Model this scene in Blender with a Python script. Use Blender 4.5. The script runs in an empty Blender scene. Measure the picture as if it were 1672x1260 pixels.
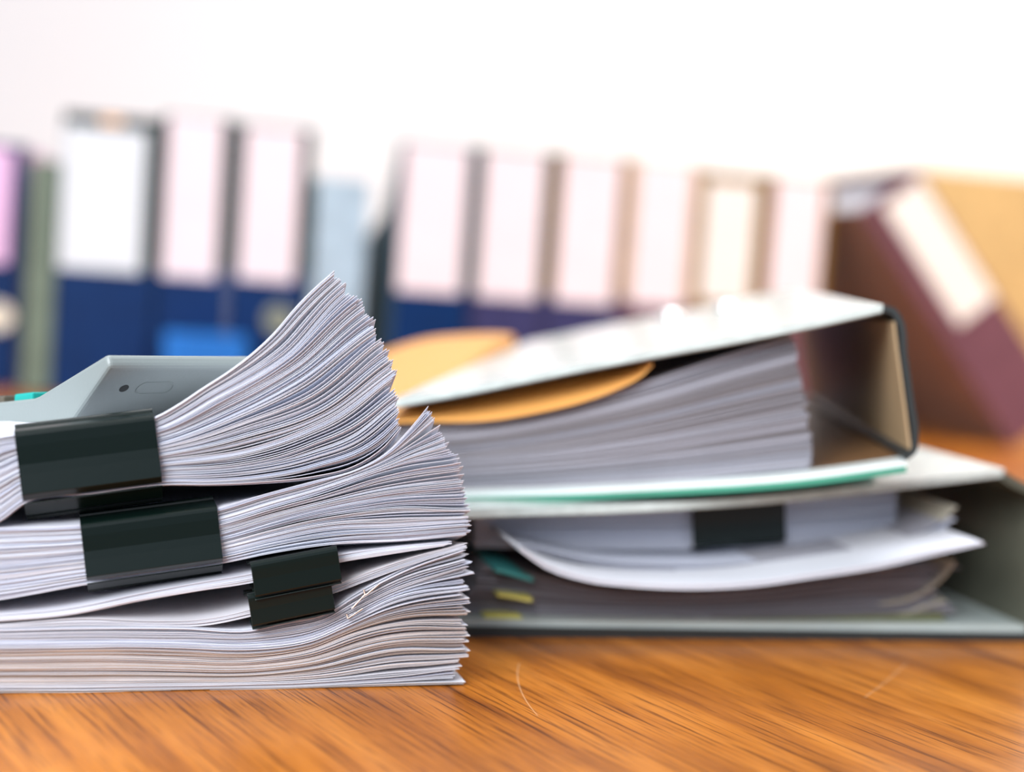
import bpy, math, random
import numpy as np
from mathutils import Vector, Matrix

random.seed(7)
rng = np.random.default_rng(7)
S = bpy.context.scene
COL = S.collection

# ---------------------------------------------------------------- camera
FPX, CAM_H, HORIZON, ROLL = 2322.0, 0.146, 455.0, math.radians(4.2)
PITCH = math.atan((630 - HORIZON) * math.cos(ROLL) / FPX)
Fw = np.array([0, math.cos(PITCH), -math.sin(PITCH)])
R0 = np.array([1.0, 0, 0]); U0 = np.array([0, math.sin(PITCH), math.cos(PITCH)])
Rt = R0 * math.cos(ROLL) + U0 * math.sin(ROLL)
Up = -R0 * math.sin(ROLL) + U0 * math.cos(ROLL)
CAM = np.array([0, 0, CAM_H])
cd = bpy.data.cameras.new('camera'); cam = bpy.data.objects.new('camera', cd); COL.objects.link(cam)
cd.sensor_width = 36; cd.lens = 36 * FPX / 1672; cd.clip_start = 0.02
cam.matrix_world = Matrix(((Rt[0], Up[0], -Fw[0], 0), (Rt[1], Up[1], -Fw[1], 0), (Rt[2], Up[2], -Fw[2], CAM_H), (0, 0, 0, 1)))
cd.dof.use_dof = True; cd.dof.focus_distance = 0.487; cd.dof.aperture_fstop = 3.3
S.camera = cam

# ---------------------------------------------------------------- light, exposure
w = bpy.data.worlds.new('world'); S.world = w; w.use_nodes = True
wt = w.node_tree; bgn = wt.nodes['Background']
# a pale room glow: bright towards the ceiling, dim towards the floor
tcw = wt.nodes.new('ShaderNodeTexCoord'); sep = wt.nodes.new('ShaderNodeSeparateXYZ'); rw = wt.nodes.new('ShaderNodeValToRGB'); mpw = wt.nodes.new('ShaderNodeMapRange')
mpw.inputs['From Min'].default_value = -1; mpw.inputs['From Max'].default_value = 1
rw.color_ramp.elements[0].position = 0.40; rw.color_ramp.elements[0].color = (0.10, 0.09, 0.085, 1)
rw.color_ramp.elements[1].position = 0.85; rw.color_ramp.elements[1].color = (0.92, 0.95, 1.0, 1)
em = rw.color_ramp.elements.new(0.55); em.color = (0.42, 0.49, 0.65, 1)
wt.links.new(tcw.outputs['Generated'], sep.inputs[0]); wt.links.new(sep.outputs['Z'], mpw.inputs['Value']); wt.links.new(mpw.outputs[0], rw.inputs['Fac'])
wt.links.new(rw.outputs['Color'], bgn.inputs[0]); bgn.inputs[1].default_value = 0.75

def area(name, loc, target, sx, sy, power, color):
    l = bpy.data.lights.new(name, 'AREA'); l.shape = 'RECTANGLE'; l.size = sx; l.size_y = sy
    l.energy = power; l.color = color
    o = bpy.data.objects.new(name, l); COL.objects.link(o); o.location = loc
    o.rotation_euler = (Vector(target) - Vector(loc)).to_track_quat('-Z', 'Y').to_euler()
    return o
area('ceiling_light', (0.1, 1.1, 2.0), (0.1, 1.0, 0), 1.6, 1.2, 28, (0.98, 0.98, 1.0))
area('window_daylight', (-0.75, -0.75, 0.95), (0.05, 0.6, 0.08), 1.3, 0.9, 56, (0.93, 0.955, 1.0))
ww = area('flare_fill_lamp', (1.9, 1.2, 1.3), (0.75, 1.9, 0.25), 0.8, 1.0, 13, (1.0, 0.82, 0.60)); ww.data.spread = math.radians(75)  # added warm lamp imitating the flare over the right side
S.view_settings.view_transform = 'Standard'; S.view_settings.look = 'None'
S.view_settings.exposure = 0.08; S.view_settings.gamma = 1.0; S.view_settings.use_curve_mapping = False
S.cycles.use_denoising = True
S.cycles.max_bounces = 8; S.cycles.diffuse_bounces = 2

# ---------------------------------------------------------------- pixel / plane helpers
def ray(px, py): return Fw + Rt * (px - 836) / FPX + Up * (630 - py) / FPX
def on_z(px, py, z=0.0):
    d = ray(px, py); return CAM + d * ((z - CAM_H) / d[2])
class Frame:
    """upright plane: s runs along e, d goes back along n, z is up"""
    def __init__(self, O, e):
        self.O = np.array([O[0], O[1], 0.0]); e = np.array([e[0], e[1], 0.0]); self.e = e / np.linalg.norm(e)
        self.n = np.array([-self.e[1], self.e[0], 0.0])
    def sz(self, px, py, d=0.0):
        r = ray(px, py); k = np.dot(self.O + self.n * d - CAM, self.n) / np.dot(r, self.n); P = CAM + r * k
        return np.array([np.dot(P - self.O, self.e), P[2]])
    def w(self, s, d, z): return self.O + self.e * s + self.n * d + np.array([0, 0, z])
    def base(self, s, d, z): return tuple(self.w(s, d, z))
def line_frame(a, b):
    A, B = on_z(*a), on_z(*b); return Frame(B, B - A)
PILE = line_frame((0, 1133), (742, 1120))
LOW = line_frame((820, 1040), (1672, 1048))
ang = math.radians(-4); UPP = Frame(LOW.O, (math.cos(ang), math.sin(ang)))
u0 = on_z(1480, 775, 0.078); UPP = Frame(u0, (math.cos(ang), math.sin(ang)))
ROW = line_frame((20, 640), (1550, 722))

# ---------------------------------------------------------------- materials
def mat(name, color, rough=0.5, metal=0.0, spec=0.5, coat=0.0, noise=0.0, nscale=30.0, bump=0.0, bscale=200.0, trans=0.0):
    m = bpy.data.materials.new(name); m.use_nodes = True; nt = m.node_tree; b = nt.nodes['Principled BSDF']
    b.inputs['Roughness'].default_value = rough; b.inputs['Metallic'].default_value = metal
    b.inputs['Specular IOR Level'].default_value = spec; b.inputs['Coat Weight'].default_value = coat
    b.inputs['Base Color'].default_value = (*color, 1)
    tc = nt.nodes.new('ShaderNodeTexCoord')
    if noise:
        n = nt.nodes.new('ShaderNodeTexNoise'); n.inputs['Scale'].default_value = nscale; n.inputs['Detail'].default_value = 4
        r = nt.nodes.new('ShaderNodeValToRGB')
        r.color_ramp.elements[0].position = 0.3; r.color_ramp.elements[1].position = 0.7
        r.color_ramp.elements[0].color = (*[c * (1 - noise) for c in color], 1)
        r.color_ramp.elements[1].color = (*[min(1, c * (1 + noise)) for c in color], 1)
        nt.links.new(tc.outputs['Object'], n.inputs['Vector']); nt.links.new(n.outputs['Fac'], r.inputs['Fac'])
        nt.links.new(r.outputs['Color'], b.inputs['Base Color'])
    if bump:
        n = nt.nodes.new('ShaderNodeTexNoise'); n.inputs['Scale'].default_value = bscale; n.inputs['Detail'].default_value = 3
        k = nt.nodes.new('ShaderNodeBump'); k.inputs['Strength'].default_value = bump; k.inputs['Distance'].default_value = 0.0005
        nt.links.new(tc.outputs['Object'], n.inputs['Vector']); nt.links.new(n.outputs['Fac'], k.inputs['Height'])
        nt.links.new(k.outputs['Normal'], b.inputs['Normal'])
    return m
def see_through(m, amount, color):
    nt = m.node_tree; out = nt.nodes['Material Output']; b = nt.nodes['Principled BSDF']
    t = nt.nodes.new('ShaderNodeBsdfTranslucent'); t.inputs['Color'].default_value = (*color, 1)
    x = nt.nodes.new('ShaderNodeMixShader'); x.inputs[0].default_value = amount
    nt.links.new(b.outputs[0], x.inputs[1]); nt.links.new(t.outputs[0], x.inputs[2]); nt.links.new(x.outputs[0], out.inputs['Surface'])
    return m
PAPER = [mat('paper_white', (0.79, 0.80, 0.88), 0.65, noise=0.02), mat('paper_bluish', (0.71, 0.75, 0.88), 0.65, noise=0.02),
         mat('paper_warm', (0.76, 0.75, 0.79), 0.65, noise=0.02), mat('paper_bright', (0.84, 0.85, 0.91), 0.6, noise=0.02)]
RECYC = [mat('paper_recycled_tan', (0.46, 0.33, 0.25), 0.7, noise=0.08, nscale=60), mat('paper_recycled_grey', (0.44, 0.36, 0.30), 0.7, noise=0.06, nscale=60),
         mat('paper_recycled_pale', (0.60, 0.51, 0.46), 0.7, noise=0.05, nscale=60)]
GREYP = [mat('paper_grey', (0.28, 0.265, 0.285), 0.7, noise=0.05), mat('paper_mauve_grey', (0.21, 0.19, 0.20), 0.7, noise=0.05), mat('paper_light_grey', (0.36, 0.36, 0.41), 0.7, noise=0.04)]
for m_ in PAPER: see_through(m_, 0.25, (0.90, 0.92, 0.97))
CLIP = mat('clip_black_enamel', (0.002, 0.007, 0.0055), 0.28, spec=0.4, bump=0.04, bscale=400)
STEEL = mat('bright_steel', (0.75, 0.74, 0.70), 0.25, metal=1.0, noise=0.05)
CHROME = mat('chrome', (0.9, 0.9, 0.9), 0.12, metal=1.0, noise=0.02)
CALC = mat('grey_plastic', (0.22, 0.255, 0.25), 0.38, bump=0.12, bscale=900)
DARKHOLE = mat('dark_hole', (0.01, 0.012, 0.012), 0.6, noise=0.1)
KEYTEAL = mat('teal_rubber', (0.0, 0.33, 0.29), 0.5, noise=0.05)
KEYBROWN = mat('brown_rubber', (0.10, 0.085, 0.06), 0.5, noise=0.05)
LCD = mat('lcd_glass', (0.13, 0.16, 0.13), 0.1, noise=0.05)
COVER_SHEEN = mat('grey_green_board', (0.54, 0.60, 0.57), 0.26, coat=0.3, noise=0.12, nscale=120)  # wall reflection on the dark glossy cover put into a pale base colour
LINING = mat('pale_lining', (0.76, 0.83, 0.81), 0.45, noise=0.05)
GREENB = mat('green_board_edge', (0.05, 0.27, 0.18), 0.5, noise=0.1)
BROWN_FLARE = mat('brown_flare_lining', (0.20, 0.105, 0.045), 0.42, noise=0.1)  # warm flare inside the binder put into the brown of the lining
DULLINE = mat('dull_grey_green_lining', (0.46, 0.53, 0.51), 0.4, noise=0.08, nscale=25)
SPINE_FLARE = mat('spine_flare_lining', (0.42, 0.30, 0.17), 0.42, noise=0.06)  # brown of the spine lining stands in for the flare
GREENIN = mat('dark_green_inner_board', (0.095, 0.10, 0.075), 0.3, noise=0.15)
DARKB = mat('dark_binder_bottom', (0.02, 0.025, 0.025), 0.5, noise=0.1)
ORANGE = mat('orange_card', (0.98, 0.52, 0.15), 0.4, noise=0.04)
see_through(ORANGE, 0.35, (0.95, 0.55, 0.18))
YELLOW = mat('yellow_card', (0.70, 0.66, 0.18), 0.5, noise=0.05)
TEALC = mat('teal_card', (0.05, 0.33, 0.33), 0.5, noise=0.05)
OLIVE = mat('olive_card', (0.16, 0.17, 0.08), 0.6, noise=0.1)
CREAM = mat('cream_paper', (0.50, 0.47, 0.38), 0.6, noise=0.06)

def arc_through(p, q, sag):
    a, b = on_z(*p)[:2], on_z(*q)[:2]; m = (a + b) / 2; d = b - a; l = np.linalg.norm(d); nrm = np.array([-d[1], d[0]]) / l
    R_ = (l * l / 4 + sag * sag) / (2 * abs(sag)); c = m + nrm * (R_ - abs(sag)) * (1 if sag > 0 else -1)
    return float(c[0]), float(c[1]), float(R_), float(m[0]), float(m[1]), float(l / 2)
SCRATCH = [arc_through((848, 1082), (878, 1168), 0.003), arc_through((1412, 1138), (1480, 1082), 0.0006)]
def wood_material():
    m = bpy.data.materials.new('varnished_wood'); m.use_nodes = True; nt = m.node_tree; N = nt.nodes; L = nt.links
    b = N['Principled BSDF']
    tc = N.new('ShaderNodeTexCoord'); mp = N.new('ShaderNodeMapping'); mp.vector_type = 'POINT'
    mp.inputs['Rotation'].default_value = (0, 0, math.radians(56))
    L.new(tc.outputs['Object'], mp.inputs['Vector'])
    def stretched(sx, sy, detail, rough=0.6):
        q = N.new('ShaderNodeMapping'); q.inputs['Scale'].default_value = (sx, sy, 1); L.new(mp.outputs['Vector'], q.inputs['Vector'])
        n = N.new('ShaderNodeTexNoise'); n.inputs['Scale'].default_value = 1; n.inputs['Detail'].default_value = detail
        n.inputs['Roughness'].default_value = rough; L.new(q.outputs['Vector'], n.inputs['Vector']); return n
    fig = stretched(7, 55, 5, 0.6); pores = stretched(18, 650, 3, 0.7); patch = stretched(6, 14, 2)
    r = N.new('ShaderNodeValToRGB'); e = r.color_ramp.elements
    e[0].position = 0.28; e[0].color = (0.24, 0.066, 0.008, 1); e[1].position = 0.72; e[1].color = (0.68, 0.255, 0.040, 1)
    x = e.new(0.5); x.color = (0.50, 0.165, 0.016, 1)
    L.new(fig.outputs['Fac'], r.inputs['Fac'])
    r2 = N.new('ShaderNodeValToRGB'); r2.color_ramp.elements[0].position = 0.36; r2.color_ramp.elements[1].position = 0.5
    r2.color_ramp.elements[0].color = (0.30, 0.24, 0.20, 1); r2.color_ramp.elements[1].color = (1, 1, 1, 1)
    L.new(pores.outputs['Fac'], r2.inputs['Fac'])
    mx = N.new('ShaderNodeMix'); mx.data_type = 'RGBA'; mx.blend_type = 'MULTIPLY'; mx.inputs[0].default_value = 0.95
    L.new(r.outputs['Color'], mx.inputs[6]); L.new(r2.outputs['Color'], mx.inputs[7])
    r3 = N.new('ShaderNodeValToRGB'); r3.color_ramp.elements[0].position = 0.35; r3.color_ramp.elements[1].position = 0.65
    r3.color_ramp.elements[0].color = (0.72, 0.66, 0.6, 1); r3.color_ramp.elements[1].color = (1, 1, 1, 1)
    L.new(patch.outputs['Fac'], r3.inputs['Fac'])
    m2 = N.new('ShaderNodeMix'); m2.data_type = 'RGBA'; m2.blend_type = 'MULTIPLY'; m2.inputs[0].default_value = 0.8
    L.new(mx.outputs[2], m2.inputs[6]); L.new(r3.outputs['Color'], m2.inputs[7])
    last = m2.outputs[2]
    # two thin pale scratches in the varnish: arcs of a circle, cut to their length
    for cx, cy, rad, mx_, my_, ln in SCRATCH:
        def dist(x_, y_):
            v = N.new('ShaderNodeVectorMath'); v.operation = 'DISTANCE'; L.new(tc.outputs['Object'], v.inputs[0]); v.inputs[1].default_value = (x_, y_, 0); return v.outputs['Value']
        def mth(op, a_, b_):
            q = N.new('ShaderNodeMath'); q.operation = op; L.new(a_, q.inputs[0])
            if isinstance(b_, float): q.inputs[1].default_value = b_
            elif b_ is not None: L.new(b_, q.inputs[1])
            return q.outputs[0]
        line = mth('LESS_THAN', mth('ABSOLUTE', mth('SUBTRACT', dist(cx, cy), rad), None), 0.00022)
        near = mth('LESS_THAN', dist(mx_, my_), ln)
        fac = mth('MULTIPLY', mth('MULTIPLY', line, near), 0.4)
        m3 = N.new('ShaderNodeMix'); m3.data_type = 'RGBA'; L.new(fac, m3.inputs[0]); L.new(last, m3.inputs[6]); m3.inputs[7].default_value = (0.75, 0.5, 0.3, 1); last = m3.outputs[2]
    L.new(last, b.inputs['Base Color'])
    b.inputs['Roughness'].default_value = 0.30; b.inputs['Coat Weight'].default_value = 0.15; b.inputs['Coat Roughness'].default_value = 0.2
    k = N.new('ShaderNodeBump'); k.inputs['Strength'].default_value = 0.15; k.inputs['Distance'].default_value = 0.0003
    L.new(pores.outputs['Fac'], k.inputs['Height']); L.new(k.outputs['Normal'], b.inputs['Normal'])
    return m
WOOD = wood_material()

# ---------------------------------------------------------------- object helpers
def mesh_obj(name, verts, faces, material, parent=None, bevel=0.0, smooth=False, segs=2):
    me = bpy.data.meshes.new(name); me.from_pydata([tuple(v) for v in verts], [], faces); me.update()
    import bmesh
    bm = bmesh.new(); bm.from_mesh(me); bmesh.ops.recalc_face_normals(bm, faces=bm.faces); bm.to_mesh(me); bm.free()
    me.materials.append(material)
    o = bpy.data.objects.new(name, me); COL.objects.link(o)
    if smooth:
        for p in me.polygons: p.use_smooth = True
    if parent is not None:
        o.parent = parent
        loc = parent['world_base'] if 'world_base' in parent else (0, 0, 0)
        o.matrix_parent_inverse = Matrix.Translation(-Vector(loc))
    if bevel:
        b = o.modifiers.new('bevel', 'BEVEL'); b.width = bevel; b.segments = segs; b.limit_method = 'ANGLE'; b.angle_limit = math.radians(40)
    return o
def tag(o, label, cat, group=None, kind=None):
    o['label'] = label; o['category'] = cat
    if group: o['group'] = group
    if kind: o['kind'] = kind
    return o
def thing(name, loc, label, cat, group=None):
    o = bpy.data.objects.new(name, None); COL.objects.link(o); o.location = loc; o.empty_display_size = 0.01
    o['world_base'] = tuple(float(v) for v in loc)
    return tag(o, label, cat, group)
def structure(name, verts, faces, material):
    o = mesh_obj(name, verts, faces, material); o['kind'] = 'structure'; return o
def box_vf(x0, x1, y0, y1, z0, z1):
    v = [(x, y, z) for x in (x0, x1) for y in (y0, y1) for z in (z0, z1)]
    return v, [(0, 1, 3, 2), (4, 6, 7, 5), (0, 4, 5, 1), (2, 3, 7, 6), (0, 2, 6, 4), (1, 5, 7, 3)]
def fbox_vf(fr, s0, s1, d0, d1, z0, z1):
    v, f = box_vf(s0, s1, d0, d1, z0, z1); return [fr.w(*p) for p in v], f
def prism_vf(fr, poly, d0, d1):
    """closed polygon in (s,z) pushed back from d0 to d1"""
    n = len(poly); v = [fr.w(s, d0, z) for s, z in poly] + [fr.w(s, d1, z) for s, z in poly]
    return v, [tuple(range(n)), tuple(range(2 * n - 1, n - 1, -1))] + [(i, (i + 1) % n, n + (i + 1) % n, n + i) for i in range(n)]
def slab_vf(fr, path, th, ds, zfun=None, ext=None):
    """a board or sheet whose top follows path (list of (s,z)); ds = depth stations; zfun(i, d) adds height"""
    path = np.array(path); m = len(path); V = []; Fc = []
    tg = np.gradient(path, axis=0); nn = np.stack([-tg[:, 1], tg[:, 0]], 1); nn /= np.linalg.norm(nn, axis=1)[:, None] + 1e-9
    low = path - nn * th
    K = len(ds)
    for j, d in enumerate(ds):
        for i in range(m):
            dz = zfun(i, d) if zfun else 0.0
            dd = d + (ext[i] if (ext is not None and j == 0) else 0)
            V.append(fr.w(path[i, 0], dd, path[i, 1] + dz)); V.append(fr.w(low[i, 0], dd, low[i, 1] + dz))
    idx = lambda j, i, b: (j * m + i) * 2 + b
    for j in range(K - 1):
        for i in range(m - 1):
            Fc.append((idx(j, i, 0), idx(j, i + 1, 0), idx(j + 1, i + 1, 0), idx(j + 1, i, 0)))
            Fc.append((idx(j, i, 1), idx(j + 1, i, 1), idx(j + 1, i + 1, 1), idx(j, i + 1, 1)))
    for i in range(m - 1):
        Fc.append((idx(0, i, 0), idx(0, i, 1), idx(0, i + 1, 1), idx(0, i + 1, 0)))
        Fc.append((idx(K - 1, i, 0), idx(K - 1, i + 1, 0), idx(K - 1, i + 1, 1), idx(K - 1, i, 1)))
    for j in range(K - 1):
        Fc.append((idx(j, 0, 0), idx(j + 1, 0, 0), idx(j + 1, 0, 1), idx(j, 0, 1)))
        Fc.append((idx(j, m - 1, 0), idx(j, m - 1, 1), idx(j + 1, m - 1, 1), idx(j + 1, m - 1, 0)))
    return V, Fc
def px_path(fr, pts, d=0.0, n=40):
    """smooth path through pixel points laid on the upright plane of fr at depth d"""
    q = np.array([fr.sz(x, y, d) for x, y in pts]); return resample(q, n)
def resample(q, n):
    q = np.array(q); seg = np.r_[0, np.cumsum(np.linalg.norm(np.diff(q, axis=0), axis=1))]
    # Catmull-Rom style smooth interpolation through the points
    t = np.linspace(0, seg[-1], n); out = np.zeros((n, 2))
    for c in range(2):
        y = q[:, c]; g = np.gradient(y, seg)
        k = np.clip(np.searchsorted(seg, t, side='right') - 1, 0, len(seg) - 2)
        h = seg[k + 1] - seg[k]; x = (t - seg[k]) / h
        out[:, c] = (2*x**3-3*x**2+1)*y[k] + (x**3-2*x**2+x)*h*g[k] + (-2*x**3+3*x**2)*y[k+1] + (x**3-x**2)*h*g[k+1]
    return out
def smooth_noise(n, m, sc):
    """m rows of smooth 1-D noise sampled n times, unit variance-ish"""
    k = max(3, int(sc)); c = rng.normal(size=(m, k + 3)); t = np.linspace(0, k, n); i = t.astype(int); i = np.minimum(i, k); x = t - i; x = x*x*(3-2*x)
    return c[:, i] * (1 - x) + c[:, np.minimum(i + 1, k + 2)] * x

# ---------------------------------------------------------------- the setting
structure('wall_back', *box_vf(-2.6, 2.6, 2.35, 2.45, -0.75, 1.9), mat('white_wall_paint', (0.78, 0.765, 0.77), 0.9, noise=0.01, nscale=3))
structure('floor', *box_vf(-2.6, 2.6, -1.2, 2.45, -0.80, -0.75), mat('grey_floor', (0.35, 0.33, 0.31), 0.6, noise=0.1))
tb = thing('table', (0, 1.1, -0.75), 'large wooden table with glossy orange-brown grain carrying the piles and binders', 'table')
mesh_obj('tabletop', *box_vf(-1.3, 1.3, 0.33, 2.05, -0.035, 0.0), WOOD, tb, bevel=0.003)
for x in (-1.2, 1.2):
    for y in (0.43, 1.95): mesh_obj('leg', *box_vf(x - .03, x + .03, y - .03, y + .03, -0.75, -0.035), WOOD, tb, bevel=0.003)

# ---------------------------------------------------------------- sheets of a fanned bundle
NU = 64
U = np.r_[np.linspace(0, 0.42, 8, endpoint=False), np.linspace(0.42, 1.0, NU - 8)]
class Bundle:
    """guides: list of (t, left (s,z), pixel points to the tip); layers are interpolated between them from t=0 (lowest) to t=1"""
    def __init__(self, fr, guides, length=0.297, uc=0.62, decay=0.035, droop=0.0):
        self.droop = droop
        self.fr = fr; self.ts = np.array([g[0] for g in guides]); P = []
        for t, zl, pts in guides:
            q = np.array([fr.sz(x, y) for x, y in pts]); L = np.array([[q[-1, 0] - length, zl], [(q[-1, 0] - length + q[0, 0]) / 2, zl * .6 + q[0, 1] * .4]])
            q = np.vstack([L, q]); d = resample(q, 400)
            seg = np.r_[0, np.cumsum(np.linalg.norm(np.diff(d, axis=0), axis=1))]; seg /= seg[-1]
            P.append(np.stack([np.interp(U, seg, d[:, c]) for c in range(2)], 1))
        self.P = np.array(P); self.decay = decay; self.iu = int(np.searchsorted(U, uc))
    def curve(self, t):          # t: array over U
        out = np.zeros((NU, 2))
        for c in range(2):
            for i in range(NU): out[i, c] = np.interp(t[i], self.ts, self.P[:, i, c])
        return out
    def layers(self, n, s_clip=0.15, s_tip=1.0, u_on=0.6):
        g = smooth_noise(NU, n, 7) * 0.5 + rng.normal(size=(n, 1)) * 0.7
        amp = s_clip + (s_tip - s_clip) * np.clip((U - u_on) / (1 - u_on), 0, 1) ** 0.8
        wgt = np.exp(g * amp[None, :]); c = np.cumsum(wgt, 0); c = (c - wgt * .5) / c[-1]
        return c                 # n x NU, values of t
    def sheet(self, name, trow, th, material, parent=None, tip=0.0, front=0.0, curl=0.0, fn=None, flat=0.85, depth=0.21, edge=None):
        p = self.curve(trow)
        if tip:
            Ux = np.clip(U, 0, 1); k = np.clip((Ux - 0.5) / 0.5, 0, 1)
            tg = np.gradient(p, axis=0); tg /= np.linalg.norm(tg, axis=1)[:, None]; p = p + tg * (tip * k)[:, None]
        zc = p[self.iu, 1]; rise = np.where(np.arange(NU) > self.iu, p[:, 1] - zc, 0) * flat
        kk = np.clip((U - 0.6) / 0.4, 0, 1) ** 2
        zf = lambda i, d: -rise[i] * (1 - math.exp(-max(d, 0) / self.decay)) + curl * kk[i] * max(d, 0) / 0.05 * math.exp(-max(d, 0) / 0.05) - self.droop * (max(d, 0) / .21) ** 1.5
        ext = front + (fn if fn is not None else 0) * np.ones(NU)
        V, Fc = slab_vf(self.fr, p, th, [0.0, 0.012, 0.03, 0.07, 0.13, depth], zf, ext)
        o = mesh_obj(name, V, Fc, material, parent)
        if edge:
            o.data.materials.append(edge); k0 = 5 * (NU - 1) * 2
            for k in range(k0, k0 + (NU - 1) * 2): o.data.polygons[k].material_index = 1
        return o
def build_bundle(B, n, parent, th, mats, s_clip, s_tip, stuff=0, fr_amp=0.0003, tipj=0.0012, u_on=0.6, flat=0.85, extra_tip=None):
    T = B.layers(n, s_clip, s_tip, u_on); step = n / max(1, stuff) if stuff else None
    cl = np.convolve(rng.normal(size=n + 8), np.ones(5) / 5, 'valid')[:n]; fnz = smooth_noise(NU, n, 9) * 0.00015
    tl = np.convolve(rng.normal(size=n + 8), np.ones(4) / 4, 'valid')[:n]
    made = []
    for i in range(n):
        tip = tl[i] * 0.0012 + rng.normal() * tipj * .7
        if extra_tip: tip += extra_tip(i / n)
        cu = rng.normal() * 0.002 if rng.random() < .25 else rng.normal() * 0.0004
        made.append(B.sheet('sheet', T[i], th, mats[rng.integers(len(mats))] if not callable(mats) else mats(i / n), parent, tip,
                            cl[i] * 0.0005 + rng.normal() * fr_amp, cu, fnz[i], flat))
    return made

# ---------------------------------------------------------------- binder clips
def binder_clip(fr, corners, label, jaw, splay_top, splay_bot, group, bulge=0.0022, back=0.0018, d_at=0.0, jaw_bot=None, foot=0.0006):
    jb = jaw_bot or jaw
    c = [fr.sz(x, y, d_at) for x, y in corners]                    # top-left, top-right, bottom-right, bottom-left
    mid = sum(c) / 4; ex = (c[1] - c[0]) + (c[2] - c[3]); W = np.linalg.norm(ex) / 2; ex /= np.linalg.norm(ex); ez = np.array([-ex[1], ex[0]])
    H = (np.dot(c[0] - c[3], ez) + np.dot(c[1] - c[2], ez)) / 2
    t = thing('binder_clip', fr.base(mid[0], d_at, mid[1] - H / 2), label, 'binder clip', group)
    r = min(0.0016, H * .12)
    pts = [(jaw, H / 2 + splay_top), (jaw * .5, H / 2 + splay_top * .5 + .0002), (r, H / 2)]
    for a in (30, 60, 90): pts.append((r - r * math.sin(math.radians(a)) , H / 2 - r + r * math.cos(math.radians(a))))
    for k, q_ in ((0.3, 0.1), (0.05, 0.2), (-0.08, 0.45), (-0.34, 1.0)): pts.append((-bulge * q_, k * H))
    for a in (90, 60, 30): pts.append((r - r * math.sin(math.radians(a)), -H / 2 + r - r * math.cos(math.radians(a))))
    pts += [(r, -H / 2), (jb * .5, -H / 2 - splay_bot * .7 - .0002), (jb, -H / 2 - splay_bot)]
    pts = np.array(pts); tg = np.gradient(pts, axis=0); nn = np.stack([-tg[:, 1], tg[:, 0]], 1); nn /= np.linalg.norm(nn, axis=1)[:, None]
    inner = pts + nn * 0.0005
    def P(a, d, v): q = mid + ex * a + ez * v; return fr.w(q[0], d_at + d - back, q[1])
    def body(i0, i1, name, a0=-W / 2, a1=W / 2):
        V = []; Fc = []; m = i1 - i0
        for i in range(i0, i1):
            for a in (a0, a1):
                V.append(P(a, *pts[i])); V.append(P(a, *inner[i]))
        for i in range(m - 1):
            b = i * 4; Fc += [(b, b + 2, b + 6, b + 4), (b + 1, b + 5, b + 7, b + 3), (b, b + 4, b + 5, b + 1), (b + 2, b + 3, b + 7, b + 6)]
        Fc += [(0, 1, 3, 2), ((m - 1) * 4, (m - 1) * 4 + 2, (m - 1) * 4 + 3, (m - 1) * 4 + 1)]
        return mesh_obj(name, V, Fc, CLIP, t, bevel=0.00012)
    body(0, 4, 'jaw'); body(3, 13 - 3 + 1, 'spine'); body(len(pts) - 4, len(pts), 'jaw')
    # rolled lips at the ends of the two jaws
    for q in (pts[0], pts[-1]):
        V = []; Fc = []; K = 10
        for a in (-W / 2, W / 2):
            for k in range(K): V.append(P(a, q[0] + .0011 * math.cos(2 * math.pi * k / K), q[1] + .0011 * math.sin(2 * math.pi * k / K)))
        Fc = [(k, (k + 1) % K, K + (k + 1) % K, K + k) for k in range(K)] + [tuple(range(K)), tuple(range(2 * K - 1, K - 1, -1))]
        mesh_obj('rolled_lip', V, Fc, CLIP, t)
    return t

# ---------------------------------------------------------------- the foreground pile
# loose documents at the bottom
loose = Bundle(PILE, [
    (0.0, 0.0002, [(-150, 1137), (0, 1132), (150, 1131), (300, 1129), (420, 1126), (560, 1122), (650, 1120), (742, 1119)]),
    (0.16, 0.0035, [(-150, 1118), (0, 1113), (150, 1113), (300, 1112), (420, 1110), (560, 1102), (650, 1093), (758, 1082)]),
    (0.45, 0.010, [(-150, 1078), (0, 1076), (150, 1074), (300, 1077), (420, 1076), (500, 1062), (580, 1035), (660, 1020), (764, 1016)]),
    (0.72, 0.016, [(-150, 1047), (0, 1046), (150, 1044), (300, 1046), (420, 1048), (500, 1036), (570, 1008), (650, 972), (766, 952)]),
    (1.0, 0.0205, [(-150, 1026), (0, 1024), (150, 1021), (300, 1022), (410, 1026), (466, 1012), (537, 996), (575, 972), (666, 924), (762, 888)]),
], uc=0.70, decay=0.08)
sizes = []
while sum(sizes) < 128: sizes.append(int(rng.integers(2, 7)))
n_loose = sum(sizes); TL = loose.layers(n_loose, 0.25, 1.0, 0.55)
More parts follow.
